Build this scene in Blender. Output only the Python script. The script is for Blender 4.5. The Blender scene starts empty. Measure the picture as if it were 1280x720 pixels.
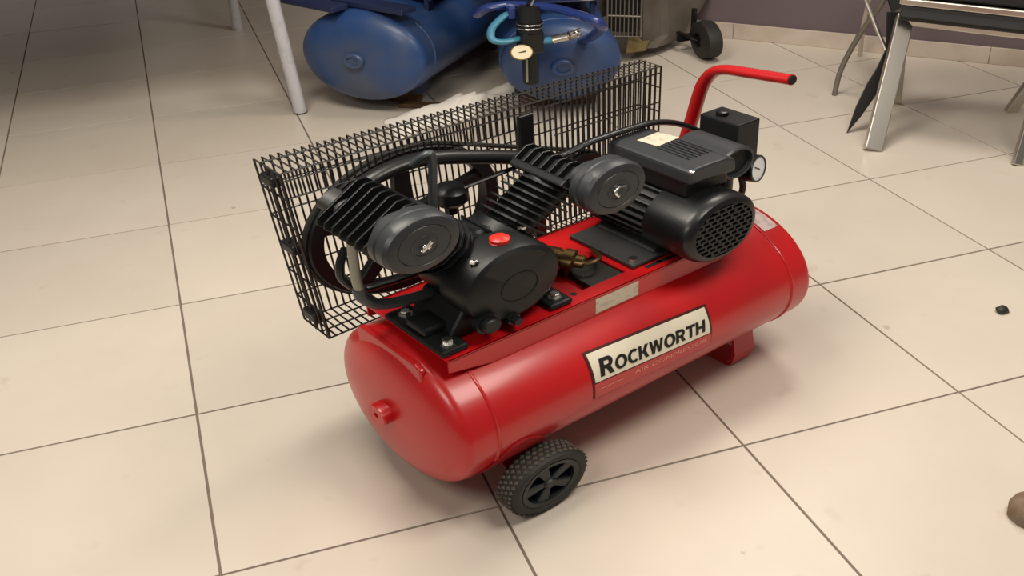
import bpy, math, random
from mathutils import Vector, Matrix
random.seed(7)
R = math.radians
scene = bpy.context.scene
col = scene.collection

# ------------------------------------------------------------------ camera
cam_data = bpy.data.cameras.new('camera')
cam = bpy.data.objects.new('camera', cam_data); col.objects.link(cam)
scene.camera = cam
cam_data.sensor_width = 36.0
cam_data.lens = 1326.28 * 36.0 / 1280.0
cam_data.shift_x = (640 - 613.2) / 1280.0
cam_data.clip_start = 0.02
pitch, roll, yaw = 0.5016, -0.043, 0.298
F_ = Vector((math.sin(yaw) * math.cos(pitch), math.cos(yaw) * math.cos(pitch), -math.sin(pitch)))
R0 = Vector((math.cos(yaw), -math.sin(yaw), 0)); U0 = R0.cross(F_)
R_ = R0 * math.cos(roll) + U0 * math.sin(roll); U_ = U0 * math.cos(roll) - R0 * math.sin(roll)
mw = Matrix((R_, U_, -F_)).transposed().to_4x4()
mw.translation = Vector((0.1195 * .6, -2.8705 * .6, 2.5515 * .6))
cam.matrix_world = mw

# ------------------------------------------------------------------ world, lamps, exposure
world = bpy.data.worlds.new('world'); scene.world = world; world.use_nodes = True
bg = world.node_tree.nodes['Background']
bg.inputs[0].default_value = (1.0, 0.93, 0.84, 1); bg.inputs[1].default_value = 0.16

def area_lamp(name, loc, size, power, color, target):
    ld = bpy.data.lights.new(name, 'AREA'); ld.shape = 'RECTANGLE'
    ld.size, ld.size_y = size; ld.energy = power; ld.color = color
    o = bpy.data.objects.new(name, ld); col.objects.link(o); o.location = loc
    o.rotation_euler = (Vector(target) - Vector(loc)).to_track_quat('-Z', 'Y').to_euler()
    return o
WARM = (1.0, 0.93, 0.82)
area_lamp('ceiling_lamp', (0.0, 0.7, 2.9), (1.3, 1.0), 68, WARM, (0.0, 0.7, 0))
area_lamp('ceiling_lamp', (1.9, -0.7, 2.9), (1.3, 1.0), 54, WARM, (1.9, -0.7, 0))
area_lamp('ceiling_lamp', (2.6, 1.7, 2.9), (0.8, 0.8), 38, WARM, (2.6, 1.7, 0))
area_lamp('ceiling_lamp', (-1.6, -1.4, 2.9), (1.2, 1.2), 42, WARM, (-1.0, -1.0, 0))
scene.view_settings.view_transform = 'Standard'
scene.view_settings.look = 'None'
scene.view_settings.exposure = -0.03
scene.view_settings.gamma = 1.0
scene.view_settings.use_curve_mapping = False

# ------------------------------------------------------------------ materials
def mat(name, color, rough=0.5, metal=0.0, coat=0.0, noise=None, bump=None, spec=None):
    m = bpy.data.materials.new(name); m.use_nodes = True
    nt = m.node_tree; b = nt.nodes['Principled BSDF']
    b.inputs['Base Color'].default_value = (*color, 1)
    b.inputs['Roughness'].default_value = rough; b.inputs['Metallic'].default_value = metal
    if coat: b.inputs['Coat Weight'].default_value = coat; b.inputs['Coat Roughness'].default_value = 0.15
    if spec is not None: b.inputs['Specular IOR Level'].default_value = spec
    tc = nt.nodes.new('ShaderNodeTexCoord')
    if noise:
        color2, scale, lo, hi = noise
        n = nt.nodes.new('ShaderNodeTexNoise'); n.inputs['Scale'].default_value = scale; n.inputs['Detail'].default_value = 5
        r = nt.nodes.new('ShaderNodeValToRGB')
        r.color_ramp.elements[0].position = lo; r.color_ramp.elements[1].position = hi
        r.color_ramp.elements[0].color = (*color, 1); r.color_ramp.elements[1].color = (*color2, 1)
        nt.links.new(tc.outputs['Object'], n.inputs['Vector']); nt.links.new(n.outputs['Fac'], r.inputs[0])
        nt.links.new(r.outputs[0], b.inputs['Base Color'])
    if bump:
        scale, strength, dist = bump
        n2 = nt.nodes.new('ShaderNodeTexNoise'); n2.inputs['Scale'].default_value = scale; n2.inputs['Detail'].default_value = 4
        bp = nt.nodes.new('ShaderNodeBump'); bp.inputs['Strength'].default_value = strength; bp.inputs['Distance'].default_value = dist
        nt.links.new(tc.outputs['Object'], n2.inputs['Vector']); nt.links.new(n2.outputs['Fac'], bp.inputs['Height'])
        nt.links.new(bp.outputs[0], b.inputs['Normal'])
    return m

def tile_material():
    m = bpy.data.materials.new('porcelain_tile'); m.use_nodes = True
    nt = m.node_tree; b = nt.nodes['Principled BSDF']; L = nt.links.new
    b.inputs['Roughness'].default_value = 0.36; b.inputs['Specular IOR Level'].default_value = 0.4
    g = nt.nodes.new('ShaderNodeNewGeometry'); oi = nt.nodes.new('ShaderNodeObjectInfo')
    n = nt.nodes.new('ShaderNodeTexNoise'); n.inputs['Scale'].default_value = 2.3; n.inputs['Detail'].default_value = 6
    n.inputs['Roughness'].default_value = 0.6
    r = nt.nodes.new('ShaderNodeValToRGB'); r.color_ramp.elements[0].position = .3; r.color_ramp.elements[1].position = .72
    r.color_ramp.elements[0].color = (0.60, 0.528, 0.448, 1); r.color_ramp.elements[1].color = (0.65, 0.58, 0.495, 1)
    L(g.outputs['Position'], n.inputs['Vector']); L(n.outputs['Fac'], r.inputs[0])
    # faint smudges
    n2 = nt.nodes.new('ShaderNodeTexNoise'); n2.inputs['Scale'].default_value = 9; n2.inputs['Detail'].default_value = 3
    r2 = nt.nodes.new('ShaderNodeValToRGB'); r2.color_ramp.elements[0].position = .66; r2.color_ramp.elements[1].position = .80
    r2.color_ramp.elements[0].color = (1, 1, 1, 1); r2.color_ramp.elements[1].color = (.86, .83, .80, 1)
    L(g.outputs['Position'], n2.inputs['Vector']); L(n2.outputs['Fac'], r2.inputs[0])
    mx = nt.nodes.new('ShaderNodeMix'); mx.data_type = 'RGBA'; mx.blend_type = 'MULTIPLY'; mx.inputs[0].default_value = 1
    L(r.outputs[0], mx.inputs[6]); L(r2.outputs[0], mx.inputs[7])
    vo = nt.nodes.new('ShaderNodeTexVoronoi'); vo.inputs['Scale'].default_value = 3.2; vo.inputs['Randomness'].default_value = 1
    n3 = nt.nodes.new('ShaderNodeTexNoise'); n3.inputs['Scale'].default_value = 60
    mxv = nt.nodes.new('ShaderNodeMix'); mxv.data_type = 'RGBA'; mxv.inputs[0].default_value = .025
    L(g.outputs['Position'], n3.inputs['Vector']); L(g.outputs['Position'], mxv.inputs[6]); L(n3.outputs['Color'], mxv.inputs[7]); L(mxv.outputs[2], vo.inputs['Vector'])
    r3 = nt.nodes.new('ShaderNodeValToRGB'); r3.color_ramp.elements[0].position = .022; r3.color_ramp.elements[1].position = .040
    r3.color_ramp.elements[0].color = (.66, .63, .60, 1); r3.color_ramp.elements[1].color = (1, 1, 1, 1)
    L(vo.outputs['Distance'], r3.inputs[0])
    mx3 = nt.nodes.new('ShaderNodeMix'); mx3.data_type = 'RGBA'; mx3.blend_type = 'MULTIPLY'; mx3.inputs[0].default_value = 1
    L(mx.outputs[2], mx3.inputs[6]); L(r3.outputs[0], mx3.inputs[7]); mx = mx3
    hs = nt.nodes.new('ShaderNodeHueSaturation')
    mp = nt.nodes.new('ShaderNodeMapRange'); mp.inputs[3].default_value = .97; mp.inputs[4].default_value = 1.03
    L(oi.outputs['Random'], mp.inputs[0]); L(mp.outputs[0], hs.inputs['Value']); L(mx.outputs[2], hs.inputs['Color'])
    L(hs.outputs[0], b.inputs['Base Color'])
    return m

def print_material():
    m = bpy.data.materials.new('printed_paper'); m.use_nodes = True
    nt = m.node_tree; b = nt.nodes['Principled BSDF']; L = nt.links.new
    b.inputs['Roughness'].default_value = .45
    tc = nt.nodes.new('ShaderNodeTexCoord')
    mp = nt.nodes.new('ShaderNodeMapping'); mp.inputs['Scale'].default_value = (60, 60, 190)
    n = nt.nodes.new('ShaderNodeTexNoise'); n.inputs['Scale'].default_value = 1.0; n.inputs['Detail'].default_value = 1
    r = nt.nodes.new('ShaderNodeValToRGB'); r.color_ramp.elements[0].position = .54; r.color_ramp.elements[1].position = .62
    r.color_ramp.elements[0].color = (.62, .57, .44, 1); r.color_ramp.elements[1].color = (.48, .45, .35, 1)
    L(tc.outputs['Object'], mp.inputs[0]); L(mp.outputs[0], n.inputs['Vector']); L(n.outputs['Fac'], r.inputs[0]); L(r.outputs[0], b.inputs['Base Color'])
    return m

M = dict(
    tile=tile_material(),
    grout=mat('grout', (.20, .15, .12), .9),
    red=mat('red_paint', (.52, .006, .008), .33, coat=.3, noise=((.46, .007, .009), 5, .4, .7)),
    red_dark=mat('shaded_bracket_red', (.30, .006, .008), .45),  # bracket red with the shade under the tank painted in
    red_plastic=mat('red_plastic', (.75, .03, .02), .35),
    black=mat('black_paint', (.006, .0065, .007), .36, coat=.1, bump=(220, .12, .002), spec=.4),
    cast=mat('black_cast_metal', (.007, .0078, .0085), .42, bump=(160, .12, .002), spec=.35),
    plastic=mat('black_plastic', (.011, .012, .013), .42, bump=(300, .1, .001), spec=.35),
    grey_plastic=mat('charcoal_plastic', (.030, .033, .037), .40, bump=(350, .12, .001)),
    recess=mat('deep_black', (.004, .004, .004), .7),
    rubber=mat('rubber', (.018, .017, .014), .65),
    tread=mat('dusty_tread', (.085, .075, .055), .75, noise=((.05, .044, .034), 30, .4, .7)),
    dark_tube=mat('dark_tube', (.065, .075, .080), .4, metal=.3),
    wheel=mat('wheel_plastic', (.014, .016, .018), .45),
    wire=mat('guard_wire', (.014, .010, .008), .5),
    chrome=mat('chrome', (.62, .58, .52), .28, metal=1),
    fin_grey=mat('grey_cast_fins', (.060, .062, .062), .45, metal=.3),
    steel_dull=mat('galvanised_wire', (.22, .20, .17), .5, metal=.5),
    steel=mat('bright_steel', (.75, .74, .72), .25, metal=1),
    brass=mat('brass', (.26, .17, .07), .38, metal=1),
    greytube=mat('grey_tube', (.13, .14, .12), .42, metal=.4),
    palegrey=mat('pale_green_tube', (.30, .30, .24), .45, metal=.2),
    alu=mat('dull_aluminium', (.055, .055, .055), .5, metal=.4),
    sign_cream=mat('sign_cream', (.80, .73, .58), .4),
    sign_black=mat('sign_ink', (.008, .006, .006), .5),
    sign_dark=mat('sign_border', (.06, .008, .008), .45),
    sign_red=mat('sign_red_strip', (.52, .05, .05), .4),
    sign_pink=mat('sign_pink_ink', (.78, .28, .25), .5),
    label=print_material(),
    pale=mat('pale_sticker', (.62, .48, .45), .45, noise=((.40, .28, .27), 40, .5, .65)),
    white=mat('white_dial', (.80, .80, .82), .3),
    cream=mat('cream_dial', (.76, .66, .45), .35),
    blue=mat('blue_paint', (.018, .058, .185), .42, coat=.1, noise=((.07, .088, .13), 4, .45, .75), bump=(30, .05, .004)),
    blue_bright=mat('blue_enamel', (.014, .034, .17), .32, coat=.3),
    blue_dark=mat('dark_blue_paint', (.012, .020, .07), .5),
    cyan=mat('cyan_hose', (.05, .22, .34), .4),
    rust=mat('rusty_iron', (.13, .065, .022), .8, noise=((.06, .035, .02), 25, .4, .7)),
    wall=mat('mauve_wall_paint', (.155, .115, .125), .8, bump=(60, .1, .002)),
    skirting=mat('skirting_tile', (.62, .53, .45), .45, noise=((.50, .41, .33), 6, .4, .7)),
    leg_white=mat('white_painted_steel', (.56, .55, .58), .45, noise=((.42, .41, .42), 20, .55, .75)),
    table=mat('table_board', (.30, .24, .18), .6),
    leather=mat('black_leather', (.012, .012, .013), .42, bump=(120, .2, .002)),
    vinyl=mat('dark_grey_vinyl', (.035, .038, .045), .45),
    brown=mat('brown_sheet', (.15, .125, .10), .7, noise=((.09, .075, .06), 7, .4, .7)),
    yellow=mat('ochre_sheet', (.17, .125, .045), .7),
    cloth=mat('white_cloth', (.86, .80, .72), .9, noise=((.55, .33, .27), 5, .66, .78), bump=(40, .3, .01)),
    shoe=mat('brown_suede', (.17, .10, .055), .75, noise=((.22, .17, .125), 30, .4, .65), bump=(90, .4, .004)),
    pebble=mat('black_pebble', (.02, .019, .015), .5),
    silencer=mat('grey_white_plastic', (.45, .44, .42), .5),
)

# ------------------------------------------------------------------ mesh helpers
K = 0.6462        # measured height proportion of the machines

class MB:
    def __init__(self): self.v = []; self.f = []
    def add(self, vs, fs):
        o = len(self.v); self.v += [Vector(p) for p in vs]; self.f += [[i + o for i in q] for q in fs]; return self
    def box(self, lo, hi, rot=None, about=None):
        x0, y0, z0 = lo; x1, y1, z1 = hi
        vs = [Vector(p) for p in ((x0,y0,z0),(x1,y0,z0),(x1,y1,z0),(x0,y1,z0),(x0,y0,z1),(x1,y0,z1),(x1,y1,z1),(x0,y1,z1))]
        if rot is not None:
            c = Vector(about) if about is not None else (Vector(lo) + Vector(hi)) / 2
            vs = [c + rot @ (p - c) for p in vs]
        return self.add(vs, [(0,3,2,1),(4,5,6,7),(0,1,5,4),(1,2,6,5),(2,3,7,6),(3,0,4,7)])
    def obox(self, c, ax, half):
        c = Vector(c); a, b, d = [Vector(q).normalized() * h for q, h in zip(ax, half)]
        vs = [c + sx*a + sy*b + sz*d for sz in (-1,1) for sx, sy in ((-1,-1),(1,-1),(1,1),(-1,1))]
        return self.add(vs, [(0,3,2,1),(4,5,6,7),(0,1,5,4),(1,2,6,5),(2,3,7,6),(3,0,4,7)])
    def prism(self, pts, ext):
        n = len(pts); e = Vector(ext); vs = [Vector(p) for p in pts] + [Vector(p) + e for p in pts]
        return self.add(vs, [list(range(n))[::-1], list(range(n, 2*n))] + [[i, (i+1) % n, n + (i+1) % n, n + i] for i in range(n)])
    def lathe(self, o, axis, prof, n=32, u=None, closed=False):
        o = Vector(o); a = Vector(axis).normalized()
        u = Vector(u) if u else (Vector((0,0,1)) if abs(a.z) < .9 else Vector((1,0,0)))
        u = (u - a * u.dot(a)).normalized(); w = a.cross(u)
        vs = []; rings = []
        for s, r in prof:
            if r < 1e-6: rings.append([len(vs)]); vs.append(o + a*s); continue
            rings.append(list(range(len(vs), len(vs) + n)))
            vs += [o + a*s + (u*math.cos(2*math.pi*k/n) + w*math.sin(2*math.pi*k/n))*r for k in range(n)]
        fs = []
        seq = list(zip(rings, rings[1:])) + ([(rings[-1], rings[0])] if closed else [])
        for A, B in seq:
            for k in range(n):
                k2 = (k+1) % n
                if len(A) == 1 and len(B) == 1: continue
                if len(A) == 1: fs.append([A[0], B[k2], B[k]])
                elif len(B) == 1: fs.append([A[k], A[k2], B[0]])
                else: fs.append([A[k], A[k2], B[k2], B[k]])
        return self.add(vs, fs)
    def cyl(self, p0, p1, r, n=20, r1=None):
        p0 = Vector(p0); d = Vector(p1) - p0
        return self.lathe(p0, d, [(0,0),(0,r),(d.length, r if r1 is None else r1),(d.length,0)], n)
    def tube(self, path, r, n=10, closed=False, caps=True):
        P = [Vector(p) for p in path]; m = len(P)
        T = []
        for i in range(m):
            if closed: t = P[(i+1) % m] - P[i-1]
            else: t = P[min(i+1, m-1)] - P[max(i-1, 0)]
            T.append(t.normalized())
        u = T[0].orthogonal().normalized(); vs = []
        for i in range(m):
            u = (u - T[i]*u.dot(T[i])).normalized(); w = T[i].cross(u)
            # widen at corners so that bends keep their thickness
            vs += [P[i] + (u*math.cos(2*math.pi*k/n) + w*math.sin(2*math.pi*k/n))*r for k in range(n)]
        fs = []
        for i in range(m if closed else m-1):
            j = (i+1) % m
            for k in range(n):
                k2 = (k+1) % n; fs.append([i*n+k, i*n+k2, j*n+k2, j*n+k])
        if caps and not closed: fs += [list(range(n))[::-1], list(range((m-1)*n, m*n))]
        return self.add(vs, fs)
    def build(self, name, material, parent=None, zk=K, smooth=True, bevel=0, angle=35):
        me = bpy.data.meshes.new(name)
        me.from_pydata([(p.x, p.y, p.z*zk) for p in self.v], [], self.f); me.update()
        import bmesh
        bm = bmesh.new(); bm.from_mesh(me); bmesh.ops.recalc_face_normals(bm, faces=bm.faces); bm.to_mesh(me); bm.free()
        if smooth:
            for p in me.polygons: p.use_smooth = True
            me.set_sharp_from_angle(angle=R(angle))
        me.materials.append(material)
        o = bpy.data.objects.new(name, me); col.objects.link(o)
        if parent: o.parent = parent
        if bevel:
            b = o.modifiers.new('bevel', 'BEVEL'); b.width = bevel; b.segments = 2; b.limit_method = 'ANGLE'; b.angle_limit = R(40)
        return o

def spline(pts, n=6):
    P = [Vector(p) for p in pts]; out = []
    for i in range(len(P)-1):
        a, b, c, d = P[max(i-1,0)], P[i], P[i+1], P[min(i+2,len(P)-1)]
        for k in range(n):
            t = k/n
            out.append(.5*((2*b) + (c-a)*t + (2*a-5*b+4*c-d)*t*t + (3*b-3*c+d-a)*t*t*t))
    return out + [P[-1]]

def tag(o, label=None, cat=None, group=None, kind=None):
    if label: o['label'] = label
    if cat: o['category'] = cat
    if group: o['group'] = group
    if kind: o['kind'] = kind
    return o
def empty(name, loc, rz=0):
    e = bpy.data.objects.new(name, None); col.objects.link(e); e.location = loc; e.rotation_euler = (0,0,rz)
    e.empty_display_size = .1
    return e

# ------------------------------------------------------------------ the room
floor = MB().box((-4.2, -2.4, -.06), (5.4, 7.8, -.004)).build('floor', M['grout'], zk=1, smooth=False)
tag(floor, 'beige porcelain tile floor with dark grout lines', kind='structure')
tm = MB().box((-.2968, -.2968, -.03), (.2968, .2968, 0)).build('tile', M['tile'], floor, zk=1, smooth=False, bevel=.0006)
first = True
for j in range(-2, 12):
    for i in range(-5, 8):
        cx, cy = i*.6 + .3, j*.6 + .3
        if cx + cy > 6.2: continue
        if first: t = tm; first = False
        else:
            t = tm.copy(); col.objects.link(t)
        t.location = (cx, cy, random.uniform(-.0004, .0004))

wd = Vector((.691, -.723, 0)); wn = Vector((.723, .691, 0)); w0 = Vector((2.829, 3.021, 0))
def wallpart(name, a0, a1, d0, d1, z0, z1, m, bev=0):
    b = MB(); b.prism([w0 + wd*a0 + wn*d0 + Vector((0,0,z0)), w0 + wd*a1 + wn*d0 + Vector((0,0,z0)),
                       w0 + wd*a1 + wn*d1 + Vector((0,0,z0)), w0 + wd*a0 + wn*d1 + Vector((0,0,z0))], (0,0,z1-z0))
    return b.build(name, m, zk=1, smooth=False, bevel=bev)
tag(wallpart('wall_back', -3.6, 3.4, .012, .12, -.05, 2.6, M['wall']), kind='structure')
skirt = wallpart('baseboard_back', -3.6, 3.4, .004, .0119, -.002, .074, M['skirting'])
tag(skirt, kind='structure')
for k in range(12):   # skirting tiles
    a = -3.55 + k*.6
    s = wallpart('tile', a + .0015, a + .5985, -.006, .0039, .0005, .078, M['skirting'], .0015)
    s.parent = skirt

# ------------------------------------------------------------------ tank builder (shared by the three compressors)
def tank_profile(r, xh, s, d, n=2.25):
    L = xh + s; prof = [(-L - d, 0)]
    for k in range(1, 17):
        t = math.pi/2 * (1 - k/16)
        prof.append((-L - d*math.sin(t)**(2/n), r*max(math.cos(t), 0)**(2/n)))
    prof += [(-xh*.5, r), (0, r), (xh*.5, r)]
    for k in range(0, 16):
        t = math.pi/2 * k/16
        prof.append((L + d*math.sin(t)**(2/n), r*math.cos(t)**(2/n)))
    return prof + [(L + d, 0)]
def ring(mb, o, axis, R0, r, n=56, m=8):
    return mb.lathe(o, axis, [(r*math.sin(2*math.pi*k/m), R0 + r*math.cos(2*math.pi*k/m)) for k in range(m)], n, closed=True)

# ------------------------------------------------------------------ the red compressor
comp = empty('air_compressor', (.9418, .3236, 0), .3417)
tag(comp, 'red belt-driven air compressor on one long tank in the centre of the floor', 'air compressor')
RT, XH, ZC = .244, .464, .3405
tank = MB().lathe((0,0,ZC), (1,0,0), tank_profile(RT, XH, .0575, .06), 72).build('tank', M['red'], comp, angle=60)
for sx in (-1, 1):
    ring(MB(), (sx*XH, 0, ZC), (1,0,0), RT - .0005, .0042).build('weld_seam', M['red'], tank)
MB().lathe((-.575,0,ZC), (-1,0,0), [(0,0),(-.01,.034),(.026,.034),(.030,.031),(.030,.009),(.018,.007),(.018,0)], 24).build('plug_boss', M['red'], tank, angle=30)
MB().cyl((.575,0,ZC), (.604,0,ZC), .034, 24).build('plug_boss', M['red'], tank, angle=30)
# lip welded across the top of the near head
MB().prism([(-.556,.130,.500), (-.556,.132,.556), (-.556,.118,.572), (-.556,-.090,.574), (-.556,-.110,.562), (-.556,-.112,.500)], (.014,0,0)).build('lifting_lip', M['red'], tank, smooth=False, bevel=.004)

def on_tank(x, deg, off=0.0):
    a = R(deg); return Vector((x, -(RT+off)*math.cos(a), ZC + (RT+off)*math.sin(a)))
SLOPE = -16.0
def sang(x, a): return a + (x + .018)*SLOPE
def patch(name, x0, x1, a0, a1, off, m, parent, nx=10, na=10, slope=True, thick=.0012):
    vs = []; fs = []
    for lay in (off, off - thick):
        for i in range(nx+1):
            x = x0 + (x1-x0)*i/nx
            for k in range(na+1):
                a = a0 + (a1-a0)*k/na
                vs.append(on_tank(x, sang(x, a) if slope else a, lay))
    N = (nx+1)*(na+1); id = lambda l,i,k: l*N + i*(na+1) + k
    for i in range(nx):
        for k in range(na):
            fs.append([id(0,i,k), id(0,i+1,k), id(0,i+1,k+1), id(0,i,k+1)])
            fs.append([id(1,i,k), id(1,i,k+1), id(1,i+1,k+1), id(1,i+1,k)])
    for i in range(nx):
        fs.append([id(0,i,0), id(1,i,0), id(1,i+1,0), id(0,i+1,0)]); fs.append([id(0,i,na), id(0,i+1,na), id(1,i+1,na), id(1,i,na)])
    for k in range(na):
        fs.append([id(0,0,k), id(0,0,k+1), id(1,0,k+1), id(1,0,k)]); fs.append([id(0,nx,k), id(1,nx,k), id(1,nx,k+1), id(0,nx,k+1)])
    return MB().add(vs, fs).build(name, m, parent, angle=50)
sign = patch('nameplate', -.2050, .1690, -7.6, 30.2, .0016, M['sign_dark'], comp)
tag(sign, 'cream nameplate with bold black lettering and a red strip on the tank side')
patch('cream_panel', -.1975, .1620, 6.4, 28.3, .0024, M['sign_cream'], sign)
patch('red_strip', -.2010, .1660, -7.0, 5.2, .0024, M['sign_red'], sign)

def text_mesh(body, size, shear=0.0, offset=0.0):
    cu = bpy.data.curves.new('lettering', 'FONT'); cu.body = body; cu.size = size; cu.shear = shear; cu.offset = offset
    cu.resolution_u = 3; cu.fill_mode = 'FRONT'
    o = bpy.data.objects.new('lettering', cu); col.objects.link(o)
    bpy.context.view_layer.update()
    me = bpy.data.meshes.new_from_object(o.evaluated_get(bpy.context.evaluated_depsgraph_get()))
    vs = [v.co.copy() for v in me.vertices]; fs = [list(p.vertices) for p in me.polygons]
    bpy.data.objects.remove(o); bpy.data.curves.remove(cu); bpy.data.meshes.remove(me)
    return vs, fs
def place_text(parts, x0, x1, a0, a1, off, m, parent):
    allv = [v for vs, fs in parts for v in vs]
    mx0, mx1 = min(v.x for v in allv), max(v.x for v in allv); my0, my1 = min(v.y for v in allv), max(v.y for v in allv)
    mb = MB()
    for vs, fs in parts:
        out = []
        for v in vs:
            x = x0 + (v.x-mx0)/(mx1-mx0)*(x1-x0); a = a0 + (v.y-my0)/(my1-my0)*(a1-a0)
            out.append(on_tank(x, sang(x, a), off))
        mb.add(out, fs)
    return mb.build('lettering', m, parent, smooth=False)
def glyph(ch):
    """heavy sans capital, height 1: list of (verts, faces) and its width"""
    T, B = .27, .20; out = []
    def quad(a, b, c, d, n=8):
        vs = []
        for k in range(n + 1):
            t = k/n
            vs += [Vector((a[0] + (d[0]-a[0])*t, a[1] + (d[1]-a[1])*t, 0)), Vector((b[0] + (c[0]-b[0])*t, b[1] + (c[1]-b[1])*t, 0))]
        out.append((vs, [[2*k, 2*k+1, 2*k+3, 2*k+2] for k in range(n)]))
    def diag(x0, y0, x1, y1, w): quad((x0, y0), (x0 + w, y0), (x1 + w, y1), (x1, y1))
    def arc(cx, cy, rx, ry, t, b, a0, a1, n=18):
        vs = []; fs = []
        for k in range(n + 1):
            a = R(a0 + (a1 - a0)*k/n)
            vs += [Vector((cx + rx*math.cos(a), cy + ry*math.sin(a), 0)), Vector((cx + (rx - t)*math.cos(a), cy + (ry - b)*math.sin(a), 0))]
        for k in range(n): fs.append([2*k, 2*k+2, 2*k+3, 2*k+1])
        out.append((vs, fs))
    if ch == 'O': arc(.52, .5, .52, .52, T, B, 0, 360, 32); return out, 1.04
    if ch == 'C': arc(.52, .5, .52, .52, T, B, 48, 312, 28); return out, .90
    if ch == 'H': quad((0,0),(T,0),(T,1),(0,1)); quad((.62,0),(.62+T,0),(.62+T,1),(.62,1)); quad((T,.40),(.62,.40),(.62,.60),(T,.60)); return out, .62 + T
    if ch == 'T': quad((0,.79),(.86,.79),(.86,1),(0,1)); quad((.30,0),(.30+T,0),(.30+T,.79),(.30,.79)); return out, .86
    if ch == 'K': quad((0,0),(T,0),(T,1),(0,1)); diag(T-.02,.42,.58,1,.30); diag(.60,0,T+.02,.58,.30); return out, .90
    if ch == 'W':
        diag(.22,0,0,1,.24); diag(.24,0,.46,.98,.22); diag(.76,0,.50,.98,.22); diag(.78,0,1.02,1,.24); return out, 1.26
    if ch == 'R':
        quad((0,0),(T,0),(T,1),(0,1)); quad((T,.80),(.50,.80),(.50,1),(T,1)); quad((T,.38),(.50,.38),(.50,.58),(T,.58))
        arc(.50, .69, .33, .31, T*.92, .20, -90, 90, 14); diag(.60,0,.36,.42,.30); return out, .90
def word(txt, size, x, shear=.18, gap=.055, sink=0):
    parts = []
    for ch in txt:
        g, w = glyph(ch)
        for vs, fs in g: parts.append(([Vector((x + size*(v.x + shear*v.y), sink + size*v.y, 0)) for v in vs], fs))
        x += size*(w + gap)
    return parts, x
capR, x_next = word('R', 1.0, 0)
rest, x_next = word('OCKWORTH', .76, x_next, sink=.02)
place_text(capR + rest, -.182, .150, 9.4, 22.6, .0036, M['sign_black'], sign)
place_text([text_mesh('AIR COMPRESSOR', .5, .1, 0)], -.085, .150, -.6, 3.0, .0034, M['sign_pink'], sign)
MB().add([on_tank(x, sang(x, a), .0034) for x, a in ((-.185,.0),(-.115,.0),(-.115,.6),(-.185,.6))], [(0,1,2,3)]).build('printed_line', M['sign_pink'], sign, smooth=False)
st = patch('pale_sticker', .472, .522, 56, 88, .0016, M['pale'], tank, slope=False)

# mounting deck with an opening
D0, D1, DY, DZ = -.515, .30, .155, .605
deck = MB()
deck.box((D0,-DY,DZ-.006), (-.12,DY,DZ)).box((.012,-DY,DZ-.006), (D1,DY,DZ))
deck.box((-.12,-DY,DZ-.006), (.012,-.112,DZ)).box((-.12,-.002,DZ-.006), (.012,DY,DZ))
deck = deck.build('mounting_deck', M['red'], comp, smooth=False)
for sy in (-1, 1):
    y = sy*DY
    MB().prism([(D0,y,DZ),(D1,y,DZ),(D1,y,.53),(-.40,y,.53),(-.45,y,.545),(D0,y,.562)], (0,-sy*.006,0)).build('side_flange', M['red'], deck, smooth=False, bevel=.0015)
MB().box((-.119,-DY-.0015,.5415), (.011,-DY-.0002,.596)).build('rating_label', M['label'], deck, smooth=False)
for (x, y) in ((-.145,-.112), (.105,-.128)):
    MB().cyl((x,y,DZ-.001), (x,y,DZ+.0006), .008, 14).build('bolt_hole', M['recess'], deck, smooth=False)
MB().box((.06,-.135,DZ-.001), (.17,-.123,DZ+.0006)).build('slot', M['recess'], deck, smooth=False)
for x in (-.33, .12):   # saddles between deck and tank
    MB().prism([(x,-.12,.548),(x,.12,.548),(x,.12,.599),(x,-.12,.599)], (.02,0,0)).build('saddle', M['red_dark'], deck, smooth=False)

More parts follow.
